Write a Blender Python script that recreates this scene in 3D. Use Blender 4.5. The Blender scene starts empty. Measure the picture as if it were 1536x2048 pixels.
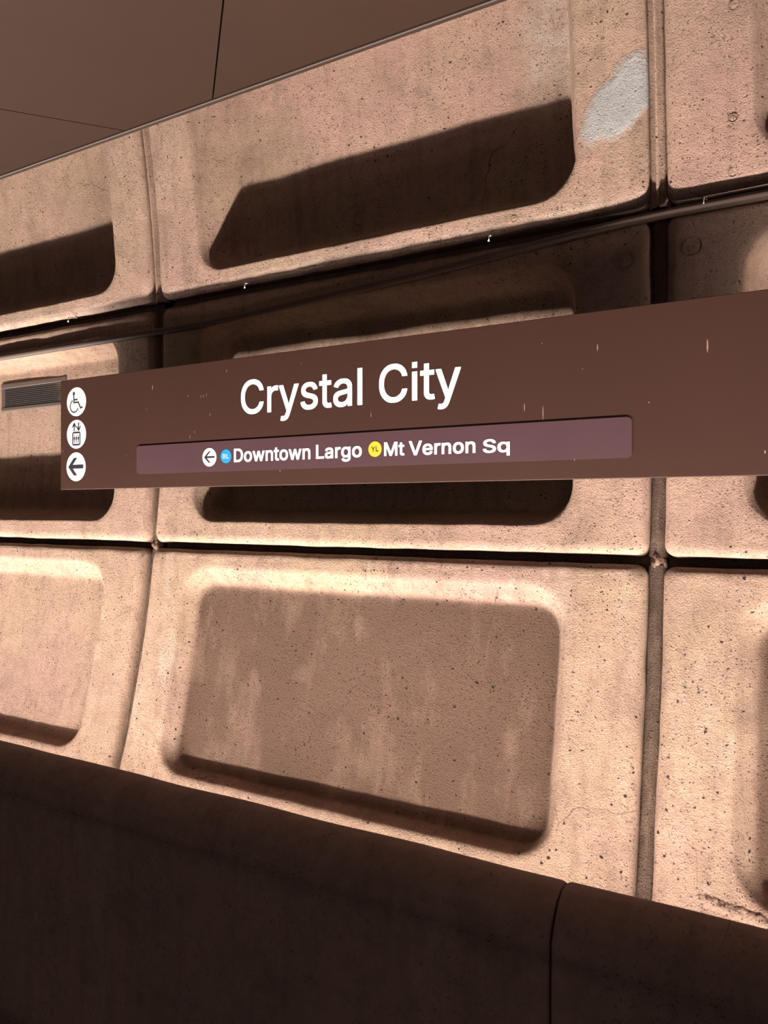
import bpy, bmesh, math, random
from mathutils import Vector, noise

random.seed(7)
S = bpy.context.scene
COL = S.collection

# ------------------------------------------------------------------ camera
U = 2.2                      # metres per layout unit
EYE = 1.65
def W3(x, y, z):             # layout units (origin at the eye) -> world metres
    return Vector((U * x, U * y, U * z + EYE))

FPX = 1540.0
YAW = math.atan(FPX / 2633.0)
cam_d = bpy.data.cameras.new('camera')
cam_d.sensor_fit = 'AUTO'
cam_d.sensor_width = 36.0
cam_d.lens = 36.0 * FPX / 2048.0
cam_d.shift_y = -4.0 / 2048.0
cam_d.clip_start = 0.05
cam = bpy.data.objects.new('camera', cam_d)
COL.objects.link(cam)
cam.location = W3(0, 0, 0)
cam.rotation_euler = (math.pi / 2, 0, YAW)
S.camera = cam

# ------------------------------------------------------------------ world, lamps, exposure
world = bpy.data.worlds.new('station_ambient')
S.world = world
world.use_nodes = True
bg = world.node_tree.nodes['Background']
bg.inputs['Color'].default_value = (1.0, 0.80, 0.74, 1)
bg.inputs['Strength'].default_value = 0.012

# the lamp row that runs along the trough behind the parapet
LY, LZ = 0.578, -0.61
TILT = math.radians(-6)      # leaning from straight up towards the wall
ld = bpy.data.lights.new('trough_lamp_row', 'AREA')
ld.shape = 'RECTANGLE'
ld.size = 16.0
ld.size_y = 0.05
ld.energy = 1230.0
ld.spread = math.radians(150)
ld.color = (1.0, 0.90, 0.80)
lo = bpy.data.objects.new('trough_lamp_row', ld)
COL.objects.link(lo)
lo.location = W3(-0.8, LY, LZ)
lo.rotation_euler = (math.pi - TILT, 0, 0)   # area lamps shine along -Z

# dim fill lamp added behind the camera, standing in for the far uplit side
gd = bpy.data.lights.new('far_side_fill', 'AREA')
gd.shape = 'RECTANGLE'
gd.size, gd.size_y = 12.0, 2.2
gd.energy = 55.0
gd.color = (1.0, .80, .72)
go = bpy.data.objects.new('far_side_fill', gd)
COL.objects.link(go)
go.location = (-1.0, -7.0, 1.3)
go.rotation_euler = (math.pi / 2, 0, 0)

S.view_settings.view_transform = 'Standard'
S.view_settings.look = 'None'
S.view_settings.gamma = 1.0
S.view_settings.use_curve_mapping = False
S.view_settings.exposure = 0.0

# ------------------------------------------------------------------ small helpers
def link(o, parent=None):
    COL.objects.link(o)
    if parent: o.parent = parent
    return o

def mesh_obj(name, verts, faces, mat, parent=None, smooth=False, uvs=None):
    m = bpy.data.meshes.new(name)
    m.from_pydata([tuple(v) for v in verts], [], faces)
    m.update()
    if smooth:
        m.polygons.foreach_set('use_smooth', [True] * len(m.polygons))
    if mat: m.materials.append(mat)
    return link(bpy.data.objects.new(name, m), parent)

def centre_origin(o):
    """move the object origin to the middle of its mesh (parents sit unrotated)"""
    m = o.data
    xs = [v.co.copy() for v in m.vertices]
    lo_ = Vector((min(v.x for v in xs), min(v.y for v in xs), min(v.z for v in xs)))
    hi_ = Vector((max(v.x for v in xs), max(v.y for v in xs), max(v.z for v in xs)))
    c = (lo_ + hi_) / 2
    for v in m.vertices: v.co -= c
    o.location = o.location + c
    return o

def empty(name, loc, label=None, cat=None, kind=None, group=None):
    o = bpy.data.objects.new(name, None)
    o.empty_display_size = 0.1
    o.location = loc
    link(o)
    tag(o, label, cat, kind, group)
    return o

def tag(o, label=None, cat=None, kind=None, group=None):
    if label: o['label'] = label
    if cat: o['category'] = cat
    if kind: o['kind'] = kind
    if group: o['group'] = group
    return o

def put(o, parent):
    """parent while keeping world placement (parents are unrotated, unscaled)"""
    loc = o.location.copy()
    o.parent = parent
    p, off = parent, Vector((0, 0, 0))
    while p:
        off += p.location
        p = p.parent
    o.location = loc - off
    return o

def box_data(x0, x1, y0, y1, z0, z1):
    v = [W3(x, y, z) for x in (x0, x1) for y in (y0, y1) for z in (z0, z1)]
    f = [(0, 1, 3, 2), (4, 6, 7, 5), (0, 4, 5, 1), (2, 3, 7, 6), (0, 2, 6, 4), (1, 5, 7, 3)]
    return v, f

def bevel_box(name, x0, x1, y0, y1, z0, z1, bev, mat, parent=None, seg=2):
    v, f = box_data(x0, x1, y0, y1, z0, z1)
    bm = bmesh.new()
    bv = [bm.verts.new(p) for p in v]
    for q in f: bm.faces.new([bv[i] for i in q])
    bmesh.ops.recalc_face_normals(bm, faces=bm.faces)
    if bev:
        bmesh.ops.bevel(bm, geom=list(bm.edges), offset=bev, segments=seg, affect='EDGES', profile=0.5)
    m = bpy.data.meshes.new(name)
    bm.to_mesh(m); bm.free()
    if mat: m.materials.append(mat)
    return link(bpy.data.objects.new(name, m), parent)

# ------------------------------------------------------------------ materials
def new_mat(name):
    m = bpy.data.materials.new(name)
    m.use_nodes = True
    nt = m.node_tree
    b = nt.nodes['Principled BSDF']
    return m, nt, b

class N:
    """tiny node helper"""
    def __init__(s, nt): s.nt = nt
    def add(s, t, **kw):
        n = s.nt.nodes.new(t)
        for k, v in kw.items(): setattr(n, k, v)
        return n
    def l(s, a, b): s.nt.links.new(a, b)
    def val(s, sock, v):
        if hasattr(v, 'links') or isinstance(v, bpy.types.NodeSocket): s.l(v, sock)
        else: sock.default_value = v
    def pos(s): return s.add('ShaderNodeNewGeometry').outputs['Position']
    def mapping(s, vec, scale=(1, 1, 1), loc=(0, 0, 0)):
        n = s.add('ShaderNodeMapping')
        s.l(vec, n.inputs['Vector'])
        n.inputs['Scale'].default_value = scale
        n.inputs['Location'].default_value = loc
        return n.outputs[0]
    def noise(s, vec, scale, detail=4, rough=.55, dist=0):
        n = s.add('ShaderNodeTexNoise')
        s.l(vec, n.inputs['Vector'])
        n.inputs['Scale'].default_value = scale
        n.inputs['Detail'].default_value = detail
        n.inputs['Roughness'].default_value = rough
        n.inputs['Distortion'].default_value = dist
        return n.outputs['Fac']
    def voro(s, vec, scale, feature='F1', rnd=1.0):
        n = s.add('ShaderNodeTexVoronoi', feature=feature)
        s.l(vec, n.inputs['Vector'])
        n.inputs['Scale'].default_value = scale
        n.inputs['Randomness'].default_value = rnd
        return n
    def ramp(s, fac, stops, interp='LINEAR'):
        n = s.add('ShaderNodeValToRGB')
        n.color_ramp.interpolation = interp
        el = n.color_ramp.elements
        while len(el) < len(stops): el.new(.5)
        for e, (p, c) in zip(el, stops):
            e.position = p
            e.color = (c, c, c, 1) if not isinstance(c, tuple) else (*c, 1)
        s.l(fac, n.inputs[0])
        return n.outputs[0]
    def mix(s, fac, a, b, mode='MIX'):
        n = s.add('ShaderNodeMix', data_type='RGBA', blend_type=mode)
        s.val(n.inputs[0], fac)
        for sock, v in ((n.inputs[6], a), (n.inputs[7], b)):
            if isinstance(v, tuple): sock.default_value = (*v, 1)
            else: s.l(v, sock)
        return n.outputs[2]
    def math(s, op, a, b=None, clamp=False):
        n = s.add('ShaderNodeMath', operation=op, use_clamp=clamp)
        s.val(n.inputs[0], a)
        if b is not None: s.val(n.inputs[1], b)
        return n.outputs[0]
    def bump(s, h, strength, dist, normal=None):
        n = s.add('ShaderNodeBump')
        n.inputs['Strength'].default_value = strength
        n.inputs['Distance'].default_value = dist
        s.l(h, n.inputs['Height'])
        if normal: s.l(normal, n.inputs['Normal'])
        return n.outputs[0]

def concrete(name, base, alt, dark, grit=1.0, pits=1.0, streak=.5, patch=None, pale=0.0, soil=0.0):
    m, nt, b = new_mat(name)
    n = N(nt)
    p = n.pos()
    big = n.noise(n.mapping(p, (1, 1, .8)), 2.1, 5, .6)
    col = n.mix(n.ramp(big, [(.36, 0.), (.66, 1.)]), base, alt)
    # vertical run marks
    st = n.noise(n.mapping(p, (26, 26, 1.6)), 1.0, 4, .6)
    col = n.mix(n.math('MULTIPLY', n.ramp(st, [(.5, 0.), (.75, 1.)]), streak), col, dark)
    blot = n.noise(p, 7.5, 6, .65)
    col = n.mix(n.math('MULTIPLY', n.ramp(blot, [(.52, 0.), (.72, 1.)]), .55), col, dark)
    mott = n.noise(p, 38, 4, .65)
    col = n.mix(n.math('MULTIPLY', n.ramp(mott, [(.42, 0.), (.7, 1.)]), .35), col, dark)
    sp = n.noise(p, 300, 3, .7)
    col = n.mix(n.math('MULTIPLY', n.ramp(sp, [(.50, 0.), (.68, 1.)]), .55 * min(1, grit)), col, dark)
    if pale:
        pl = n.noise(n.mapping(p, (9, 9, 2.5), (3, 1, 7)), 1.0, 6, .7)
        col = n.mix(n.math('MULTIPLY', n.ramp(pl, [(.56, 0.), (.72, 1.)]), pale), col, (.80, .74, .68))
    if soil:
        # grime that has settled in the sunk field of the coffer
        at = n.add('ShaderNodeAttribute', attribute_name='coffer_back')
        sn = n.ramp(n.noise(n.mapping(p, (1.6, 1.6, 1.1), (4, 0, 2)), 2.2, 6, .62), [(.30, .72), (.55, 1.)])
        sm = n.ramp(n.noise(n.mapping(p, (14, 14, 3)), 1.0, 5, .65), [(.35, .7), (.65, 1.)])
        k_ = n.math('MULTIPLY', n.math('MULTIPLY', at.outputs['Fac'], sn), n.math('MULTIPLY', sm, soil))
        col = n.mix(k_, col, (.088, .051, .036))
    # bug holes: sparse small pits
    wn = n.add('ShaderNodeTexNoise')
    n.l(p, wn.inputs['Vector']); wn.inputs['Scale'].default_value = 95; wn.inputs['Detail'].default_value = 2
    wv = n.add('ShaderNodeVectorMath', operation='MULTIPLY_ADD')
    n.l(wn.outputs['Color'], wv.inputs[0]); wv.inputs[1].default_value = (.012, .012, .009); n.l(p, wv.inputs[2])
    pw = wv.outputs[0]
    cell = n.voro(pw, 62)
    sc = n.add('ShaderNodeSeparateColor')
    n.l(cell.outputs['Color'], sc.inputs[0])
    rad = n.math('MULTIPLY', n.math('SUBTRACT', sc.outputs[0], .72 - .10 * (pits - 1)), .95)
    wob = n.math('MULTIPLY', n.math('SUBTRACT', n.noise(p, 160, 2), .5), .22)
    pit = n.math('MULTIPLY', n.math('SUBTRACT', rad, n.math('ADD', cell.outputs['Distance'], wob)), 9.0, True)
    pit = n.math('MINIMUM', pit, 1.0)
    cell2 = n.voro(pw, 170)
    sc2 = n.add('ShaderNodeSeparateColor')
    n.l(cell2.outputs['Color'], sc2.inputs[0])
    rad2 = n.math('MULTIPLY', n.math('SUBTRACT', sc2.outputs[0], .50), .95)
    pit2 = n.math('MULTIPLY', n.math('SUBTRACT', rad2, cell2.outputs['Distance']), 8.0, True)
    zone = n.ramp(n.noise(p, 5.0, 3, .6), [(.40, .30), (.62, 1.)])
    pit2 = n.math('MULTIPLY', pit2, zone)
    pall = n.math('MAXIMUM', n.math('MULTIPLY', pit, min(1, pits)), n.math('MULTIPLY', pit2, .8 * min(1, pits)))
    col = n.mix(n.math('MULTIPLY', pall, .95), col, (.018, .011, .009))
    # hairline cracks
    cw = n.add('ShaderNodeVectorMath', operation='MULTIPLY_ADD')
    cn = n.add('ShaderNodeTexNoise')
    n.l(p, cn.inputs['Vector']); cn.inputs['Scale'].default_value = 6; cn.inputs['Detail'].default_value = 5
    n.l(cn.outputs['Color'], cw.inputs[0]); cw.inputs[1].default_value = (.16, .1, .16); n.l(p, cw.inputs[2])
    ce = n.voro(n.mapping(cw.outputs[0], (2.3, 2.3, 1.1)), 1.0, 'DISTANCE_TO_EDGE')
    cr = n.math('MULTIPLY', n.ramp(ce.outputs['Distance'], [(.0010, 1.), (.0030, 0.)]), n.ramp(n.noise(p, 1.9, 2), [(.54, 0.), (.64, .7)]))
    col = n.mix(cr, col, (.05, .032, .025))
    # lime bloom
    la = n.add('ShaderNodeAttribute', attribute_name='lime')
    lm = n.math('MULTIPLY', la.outputs['Fac'], n.ramp(n.noise(n.mapping(p, (1, 1, 1.4)), 16, 6, .7), [(.40, .1), (.62, 1.)]))
    col = n.mix(n.math('MULTIPLY', lm, .85), col, (.40, .345, .315))
    # grit relief
    g1 = n.noise(p, 230, 4, .7)
    g2 = n.noise(p, 85, 4, .65)
    gz = n.ramp(n.noise(p, 3.3, 3, .5), [(.35, .45), (.65, 1.)])
    h = n.math('ADD', n.math('MULTIPLY', n.math('MULTIPLY', g1, gz), .0062 * grit), n.math('MULTIPLY', g2, .0026 * grit))
    h = n.math('SUBTRACT', h, n.math('MULTIPLY', pall, .004))
    if patch:
        # grey cement repair with an irregular outline
        (px, pz, ang, a_, b_) = patch
        sep = n.add('ShaderNodeSeparateXYZ')
        n.l(p, sep.inputs[0])
        dx = n.math('SUBTRACT', sep.outputs[0], px)
        dz = n.math('SUBTRACT', sep.outputs[2], pz)
        ca, sa = math.cos(ang), math.sin(ang)
        uu = n.math('ADD', n.math('MULTIPLY', dx, ca / a_), n.math('MULTIPLY', dz, sa / a_))
        vv = n.math('ADD', n.math('MULTIPLY', dx, -sa / b_), n.math('MULTIPLY', dz, ca / b_))
        rr = n.math('SQRT', n.math('ADD', n.math('MULTIPLY', uu, uu), n.math('MULTIPLY', vv, vv)))
        rr = n.math('ADD', rr, n.math('MULTIPLY', n.math('SUBTRACT', n.noise(p, 11, 5, .65), .5), 1.1))
        mk = n.ramp(rr, [(.72, 1.), (1.02, 0.)])
        pc = n.mix(n.noise(p, 24, 5, .7), (.20, .19, .19), (.33, .32, .32))
        col = n.mix(mk, col, pc)
        h = n.math('ADD', h, n.math('MULTIPLY', mk, .004))
    n.l(col, b.inputs['Base Color'])
    b.inputs['Roughness'].default_value = .88
    b.inputs['Specular IOR Level'].default_value = .22
    n.l(n.bump(h, 1.0, 1.0), b.inputs['Normal'])
    return m

CONC = concrete('coffer_concrete', (.315, .222, .156), (.315, .198, .163), (.150, .098, .074), soil=.15)
PATCH_C = W3(-.219, .91, .486)
CONC_PATCH = concrete('coffer_concrete_repaired', (.315, .222, .156), (.315, .198, .163), (.150, .098, .074),
                      patch=(PATCH_C.x, PATCH_C.z, math.radians(50), .125, .074))
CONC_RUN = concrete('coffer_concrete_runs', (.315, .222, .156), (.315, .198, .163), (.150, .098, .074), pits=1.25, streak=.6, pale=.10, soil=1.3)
MORTAR = concrete('joint_mortar', (.20, .135, .10), (.15, .10, .078), (.07, .046, .036), grit=1.6, pits=1.0)
BACKING = concrete('backing_concrete', (.10, .07, .055), (.08, .06, .05), (.04, .03, .025), grit=.5, pits=.3)
PARA = concrete('parapet_concrete', (.33, .225, .195), (.26, .178, .155), (.15, .10, .083), grit=.35, pits=.35, streak=.45, pale=.06)
FLOOR = concrete('platform_floor', (.20, .12, .09), (.17, .10, .08), (.10, .06, .05), grit=.3, pits=.3)

def plain(name, c, rough=.5, metal=0.0, spec=.5, var=0.0):
    m, nt, b = new_mat(name)
    n = N(nt)
    if var:
        p = n.pos()
        f = n.noise(p, 6, 5, .6)
        n.l(n.mix(n.ramp(f, [(.3, 0.), (.7, 1.)]), c, tuple(x * (1 - var) for x in c)), b.inputs['Base Color'])
    else:
        b.inputs['Base Color'].default_value = (*c, 1)
    b.inputs['Roughness'].default_value = rough
    b.inputs['Metallic'].default_value = metal
    b.inputs['Specular IOR Level'].default_value = spec
    return m

def sign_paint():
    m, nt, b = new_mat('brown_sign_enamel')
    n = N(nt)
    p = n.pos()
    f = n.noise(p, 2.5, 5, .6)
    col = n.mix(n.ramp(f, [(.3, 0.), (.7, 1.)]), (.036, .0152, .0112), (.0325, .0138, .0102))
    n.l(col, b.inputs['Base Color'])
    b.inputs['Roughness'].default_value = .42
    b.inputs['Specular IOR Level'].default_value = .35
    return m

SIGN = sign_paint()
STRIP = plain('plum_strip_enamel', (.054, .027, .032), .4, 0, .35, .08)
WHITE = plain('white_vinyl', (.45, .445, .49), .45)
BLACK = plain('black_vinyl', (.012, .012, .014), .5)
BLUE = plain('blue_vinyl', (.008, .19, .50), .45)
YELLOW = plain('yellow_vinyl', (.44, .315, .022), .45)
INK = plain('dark_ink', (.05, .028, .016), .5)
SOFFIT = plain('brown_soffit_metal', (.0160, .0080, .0056), .6, 0, .06, .06)
SOFFIT_GAP = plain('black_gap', (.003, .002, .002), 1.0, 0, 0)
TRIM = plain('brown_edge_trim', (.018, .0095, .007), .42, 0, .25, .1)
PIPE = plain('painted_conduit', (.065, .04, .033), .6, 0, .3, .25)
STEEL = plain('pale_hanger_steel', (.72, .62, .52), .35, .4)
VENTF = plain('grille_frame_metal', (.085, .062, .056), .5, .2, .4, .15)
VENTD = plain('grille_dark_mesh', (.026, .020, .019), .6, .1)
VENTB = plain('grille_inner_black', (.01, .009, .009), .9)
LAMP = plain('lamp_housing_white', (.7, .7, .68), .5)

# ------------------------------------------------------------------ the vaulted wall
YC, ZC, R = -1.42804, .23573, 2.36836
XL, CW = -1.0, .8213         # one vertical joint, column pitch
TH0, DTH = .0486, .1729      # one horizontal joint, row pitch (radians)
H = R * DTH

def wp(x, th, off):
    rr = R + off
    return W3(x, YC + rr * math.cos(th), ZC + rr * math.sin(th))

def rounded_ring(x0, x1, y0, y1, r, nx, ny, nc):
    r = max(1e-4, min(r, (x1 - x0) / 2 - 1e-4, (y1 - y0) / 2 - 1e-4))
    pts = []
    def seg(ax, ay, bx, by, k):
        for i in range(k):
            t = i / k
            pts.append((ax + (bx - ax) * t, ay + (by - ay) * t))
    def arc(cx, cy, a0, k):
        for i in range(k):
            a = a0 + (math.pi / 2) * i / k
            pts.append((cx + r * math.cos(a), cy + r * math.sin(a)))
    seg(x0 + r, y0, x1 - r, y0, nx); arc(x1 - r, y0 + r, -math.pi / 2, nc)
    seg(x1, y0 + r, x1, y1 - r, ny); arc(x1 - r, y1 - r, 0, nc)
    seg(x1 - r, y1, x0 + r, y1, nx); arc(x0 + r, y1 - r, math.pi / 2, nc)
    seg(x0, y1 - r, x0, y0 + r, ny); arc(x0 + r, y0 + r, math.pi, nc)
    return pts

def concrete_panel(xa, th_a, hh, spec, mat, parent, seed, lime=0):
    """one precast panel with a rounded rectangular coffer sunk into it"""
    gx, gy0, gy1 = spec['gx'], spec['gb'], spec['gt']
    l, r_, b_, t_ = spec['crest']
    bl, br, bb, bt = spec['bevel']
    d, rc = spec['d'], spec['rc']
    er = spec.get('edge', .010)
    rings = []
    # outer edge, rolling over into the frame face
    for (ins, off) in ((0, .040), (0, .022), (0, er), (er * .10, er * .56), (er * .30, er * .28), (er * .62, er * .07), (er * 1.05, 0)):
        rings.append((gx + ins, gx + ins, gy0 + ins, gy1 + ins, .014 + ins * .4, off))
    o = rings[-1]
    rnd = spec.get('round', .010)
    c0 = (l - rnd, r_ - rnd, b_ - rnd, t_ - rnd, rc + rnd, 0)
    for k in (.12, .3, .5, .7, .88, 1):
        rings.append(tuple(o[i] + (c0[i] - o[i]) * k for i in range(6)))
    # crest rounding, bevel, cove, back
    ins = [(0.0, .0), (.35, .02), (.62, .07), (.85, .15), (1.0, .24)]
    for (q, dd) in ins[1:]:
        rings.append((l - rnd + rnd * q, r_ - rnd + rnd * q, b_ - rnd + rnd * q, t_ - rnd + rnd * q, rc + rnd - rnd * q, d * dd * spec.get('rd', 1)))
    e0 = rings[-1]
    for (q, dd) in ((.30, .44), (.55, .65), (.75, .82), (.88, .92), (1.0, .972), (1.16, .993), (1.4, 1.0)):
        rings.append((e0[0] + bl * q, e0[1] + br * q, e0[2] + bb * q, e0[3] + bt * q, max(.016, rc - .004 - .012 * q), max(e0[5], d * dd)))
    f0 = rings[-1]
    hw = (CW - f0[0] - f0[1]) / 2; hv = (hh - f0[2] - f0[3]) / 2
    for k in (.10, .22, .36, .52, .68, .84, .96):
        rings.append((f0[0] + hw * k, f0[1] + hw * k, f0[2] + hv * k, f0[3] + hv * k, f0[4] * (1 - k) + .002, d))
    verts, faces = [], []
    nx, ny, nc = 44, 24, 7
    P = None
    for ri, (a, b, c, e, rad, off) in enumerate(rings):
        pts = rounded_ring(a, CW - b, c, hh - e, rad, nx, ny, nc)
        P = len(pts)
        for (u, v) in pts:
            q = Vector((xa + u, v + seed * 3.1, th_a * 7))
            wob = noise.noise(q * 9) * .0022 + noise.noise(q * 34) * .0009
            if ri < 9: wob += noise.noise(q * 70) * .0009
            wx = noise.noise(q * 26 + Vector((9, 2, 5))) * .0011
            wv = noise.noise(q * 26 + Vector((1, 7, 3))) * .0011
            verts.append(wp(xa + u + wx, th_a + (v + wv) / R, off + wob))
        if ri:
            o0, o1 = (ri - 1) * P, ri * P
            for i in range(P):
                j = (i + 1) % P
                faces.append((o0 + i, o0 + j, o1 + j, o1 + i))
    last = (len(rings) - 1) * P
    cx = sum((verts[last + i] for i in range(P)), Vector()) / P
    verts.append(cx)
    for i in range(P):
        faces.append((last + i, last + (i + 1) % P, len(verts) - 1))
    ob = mesh_obj('concrete_panel', verts, faces, mat, None, True)
    lim = []
    for ri, (a, b, c, e, rad, off) in enumerate(rings):
        for (u, v_) in rounded_ring(a, CW - b, c, hh - e, rad, nx, ny, nc):
            q = max(0.0, 1 - abs(v_ - .011) / .017) * (.5 + .5 * noise.noise(Vector((xa + u, 3, seed)) * 5)) if lime else 0.0
            if lime > 1 and off > d * .9:
                q = max(q, math.exp(-((u - (CW - .142)) / .030) ** 2 - ((v_ - .255) / .075) ** 2))
            lim.append(max(0.0, min(1.0, q)))
    ob.data.attributes.new('lime', 'FLOAT', 'POINT').data.foreach_set('value', lim + [0.0])
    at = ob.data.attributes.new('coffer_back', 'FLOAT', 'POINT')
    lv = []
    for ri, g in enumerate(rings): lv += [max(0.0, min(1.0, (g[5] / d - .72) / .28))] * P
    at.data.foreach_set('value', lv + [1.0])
    centre_origin(ob)
    put(ob, parent)
    return ob

# rows from the bottom: D (mostly hidden), C, B, A, E (above the view)
wall = None
def shell():
    v, f = [], []
    xs = [XL - 2.2 * CW, XL + 3.2 * CW]
    n = 24
    t0, t1 = -.43, TH0 + 2.02 * DTH
    for i in range(n + 1):
        th = t0 + (t1 - t0) * i / n
        for off in (.105, .17):
            for x in xs: v.append(wp(x, th, off))
    for i in range(n):
        a, b = i * 4, (i + 1) * 4
        f += [(a, a + 1, b + 1, b), (a + 2, b + 2, b + 3, a + 3), (a, b, b + 2, a + 2), (a + 1, a + 3, b + 3, b + 1)]
    f += [(0, 2, 3, 1), (n * 4, n * 4 + 1, n * 4 + 3, n * 4 + 2)]
    return v, f
v, f = shell()
wall = mesh_obj('wall_back', v, f, BACKING)
tag(wall, 'curved vault wall of coffered precast concrete panels behind the sign', None, 'structure')

ROW = {
 'A': dict(gx=.0092, gb=.007, gt=.007, crest=(.108, .0985, .043, .042), bevel=(.036, .02, .022, .03), d=.070, rc=.046, edge=.012, round=.008),
 'B': dict(gx=.0092, gb=.0055, gt=.007, crest=(.098, .102, .046, .044), bevel=(.018, .018, .02, .018), d=.068, rc=.044, edge=.011, round=.008),
 'C': dict(gx=.0092, gb=.006, gt=.0055, crest=(.092, .104, .0605, .040), bevel=(.020, .012, .010, .024), d=.025, rc=.046, edge=.011, round=.011, rd=1.1),
}
ROW['D'] = ROW['C']; ROW['E'] = ROW['A']
panels = {}
for key, k in (('C', -2), ('B', -1), ('A', 0), ('E', 1), ('D', -3)):
    for c in (-2, -1, 0, 1, 2):
        th = TH0 + k * DTH
        hh = H
        if key == 'D':
            th = -.4293; hh = R * (TH0 - 2 * DTH - th)
        mat = CONC_PATCH if (key, c) == ('A', 0) else (CONC_RUN if (key, c) in (('C', 0), ('C', 1)) else CONC)
        panels[key, c] = concrete_panel(XL + c * CW, th, hh, ROW[key], mat, wall, c * 5 + k, (2 if c == 0 else 1) if key == 'A' else 0)

panels['A', 0]['label'] = 'concrete panel with a pale grey cement repair beside its right joint'

# joint fillings
def vertical_joint(x, th0, th1, bead, seed):
    g = .0085 if bead else .0
    prof = [(-.0125, .030), (-.0095, .020), (-.0065, .0165), (-.0022, .016)]
    if bead: prof += [(-.0018, .0130), (-.0008, .0115), (.0008, .0115), (.0018, .0130)]
    else: prof += [(-.001, .0145), (.0, .015), (.001, .0145)]
    prof += [(.0022, .016), (.0065, .0165), (.0095, .020), (.0125, .030)]
    n = 46
    v, f = [], []
    for i in range(n + 1):
        th = th0 + (th1 - th0) * i / n
        for (dx, off) in prof:
            q = Vector((x * 5 + dx * 160, th * 40, seed))
            am = .0006 if bead else .0030
            v.append(wp(x + dx + noise.noise(q) * am * .35, th, off - g - noise.noise(q * 2.2) * am))
    k = len(prof)
    for i in range(n):
        for j in range(k - 1):
            f.append((i * k + j, i * k + j + 1, (i + 1) * k + j + 1, (i + 1) * k + j))
    o = mesh_obj('joint_strip', v, f, CONC if bead else MORTAR, None, True)
    centre_origin(o); put(o, wall)

def horizontal_joint(x0, x1, th, seed):
    n = 70
    prof = [(-.014, .040), (-.009, .034), (-.004, .032), (.0, .0315), (.004, .032), (.009, .034), (.014, .040)]
    v, f = [], []
    for i in range(n + 1):
        x = x0 + (x1 - x0) * i / n
        for (dv, off) in prof:
            q = Vector((x * 30, dv * 120, seed))
            v.append(wp(x, th + dv / R, off - noise.noise(q) * .0018))
    k = len(prof)
    for i in range(n):
        for j in range(k - 1):
            f.append((i * k + j, (i + 1) * k + j, (i + 1) * k + j + 1, i * k + j + 1))
    o = mesh_obj('joint_strip', v, f, MORTAR, None, True)
    centre_origin(o); put(o, wall)

for c in (-1, 0, 1, 2):
    for k in (-3, -2, -1, 0, 1):
        vertical_joint(XL + c * CW, max(-.4293, TH0 + k * DTH + .002), TH0 + (k + 1) * DTH - .002, k >= 0, c * 7 + k)
for k in (-2, -1, 0, 1):
    for c in (-2, -1, 0, 1, 2):
        horizontal_joint(XL + c * CW + .010, XL + (c + 1) * CW - .010, TH0 + k * DTH, c + k * 9)
# lumps of mortar where the joints cross
def lump(x, th, seed):
    bm = bmesh.new()
    bmesh.ops.create_icosphere(bm, subdivisions=3, radius=1)
    c = wp(x, th, .024)
    for vv in bm.verts:
        q = vv.co.copy()
        s_ = 1 + noise.noise(q * 1.7 + Vector((seed, 0, 0))) * .5
        vv.co = c + Vector((q.x * .0095, q.y * .011, q.z * .011)) * s_ * U
    m = bpy.data.meshes.new('mortar_lump'); bm.to_mesh(m); bm.free()
    m.polygons.foreach_set('use_smooth', [True] * len(m.polygons))
    m.materials.append(CONC)
    o = link(bpy.data.objects.new('mortar_lump', m))
    centre_origin(o); put(o, wall)
for c in (-1, 0, 1, 2):
    lump(XL + c * CW, TH0 - DTH, c)

# cast-in plugs on the panel faces: a raised ring around a shallow disc
def theta_of(k):             # vault angle of the sight line Z/Y = k
    a = 1 + k * k; bq = -2 * (YC + k * ZC); cq = YC * YC + ZC * ZC - R * R
    y = (-bq + math.sqrt(bq * bq - 4 * a * cq)) / (2 * a)
    return math.atan2(k * y - ZC, y - YC), y
def plug(xk, k, rad, key):
    th, y = theta_of(k)
    x = xk * y
    v, f = [], []
    n = 20
    prof = [(1.10, .0012), (1.02, -.0002), (.95, .0018), (.86, .0009), (.5, .0002)]
    for i in range(n):
        a = 2 * math.pi * i / n
        for (q, off) in prof:
            v.append(wp(x + rad * q * math.cos(a), th + rad * q * math.sin(a) / R, off - .0006))
    v.append(wp(x, th, -.0008))
    k_ = len(prof)
    for i in range(n):
        j = (i + 1) % n
        for t in range(k_ - 1):
            f.append((i * k_ + t, j * k_ + t, j * k_ + t + 1, i * k_ + t + 1))
        f.append((i * k_ + k_ - 1, j * k_ + k_ - 1, len(v) - 1))
    o = mesh_obj('plug', v, f, CONC, None, True)
    centre_origin(o); put(o, panels[key])
def kpix(u, vv):
    xx = (u - 768) / FPX; yy = -(vv - 1020) / FPX
    cX = xx * math.cos(YAW) - math.sin(YAW); cY = xx * math.sin(YAW) + math.cos(YAW)
    return cX / cY, yy / cY
for (u, vv, rd, key) in ((1250, 521, .0112, ('B', 0)), (1385, 493, .0105, ('B', 1)), (1466, 236, .0046, ('A', 1)), (1466, 345, .0048, ('A', 1)),
                         (1468, 11, .0052, ('A', 1)), (1172, 411, .0042, ('A', 0)), (1028, 438, .0042, ('A', 0)), (942, 455, .0045, ('A', 0)), (862, 470, .0040, ('A', 0)),
                         (580, 525, .0042, ('A', 0))):
    a, b = kpix(u, vv)
    plug(a, b, rd, key)

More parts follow.
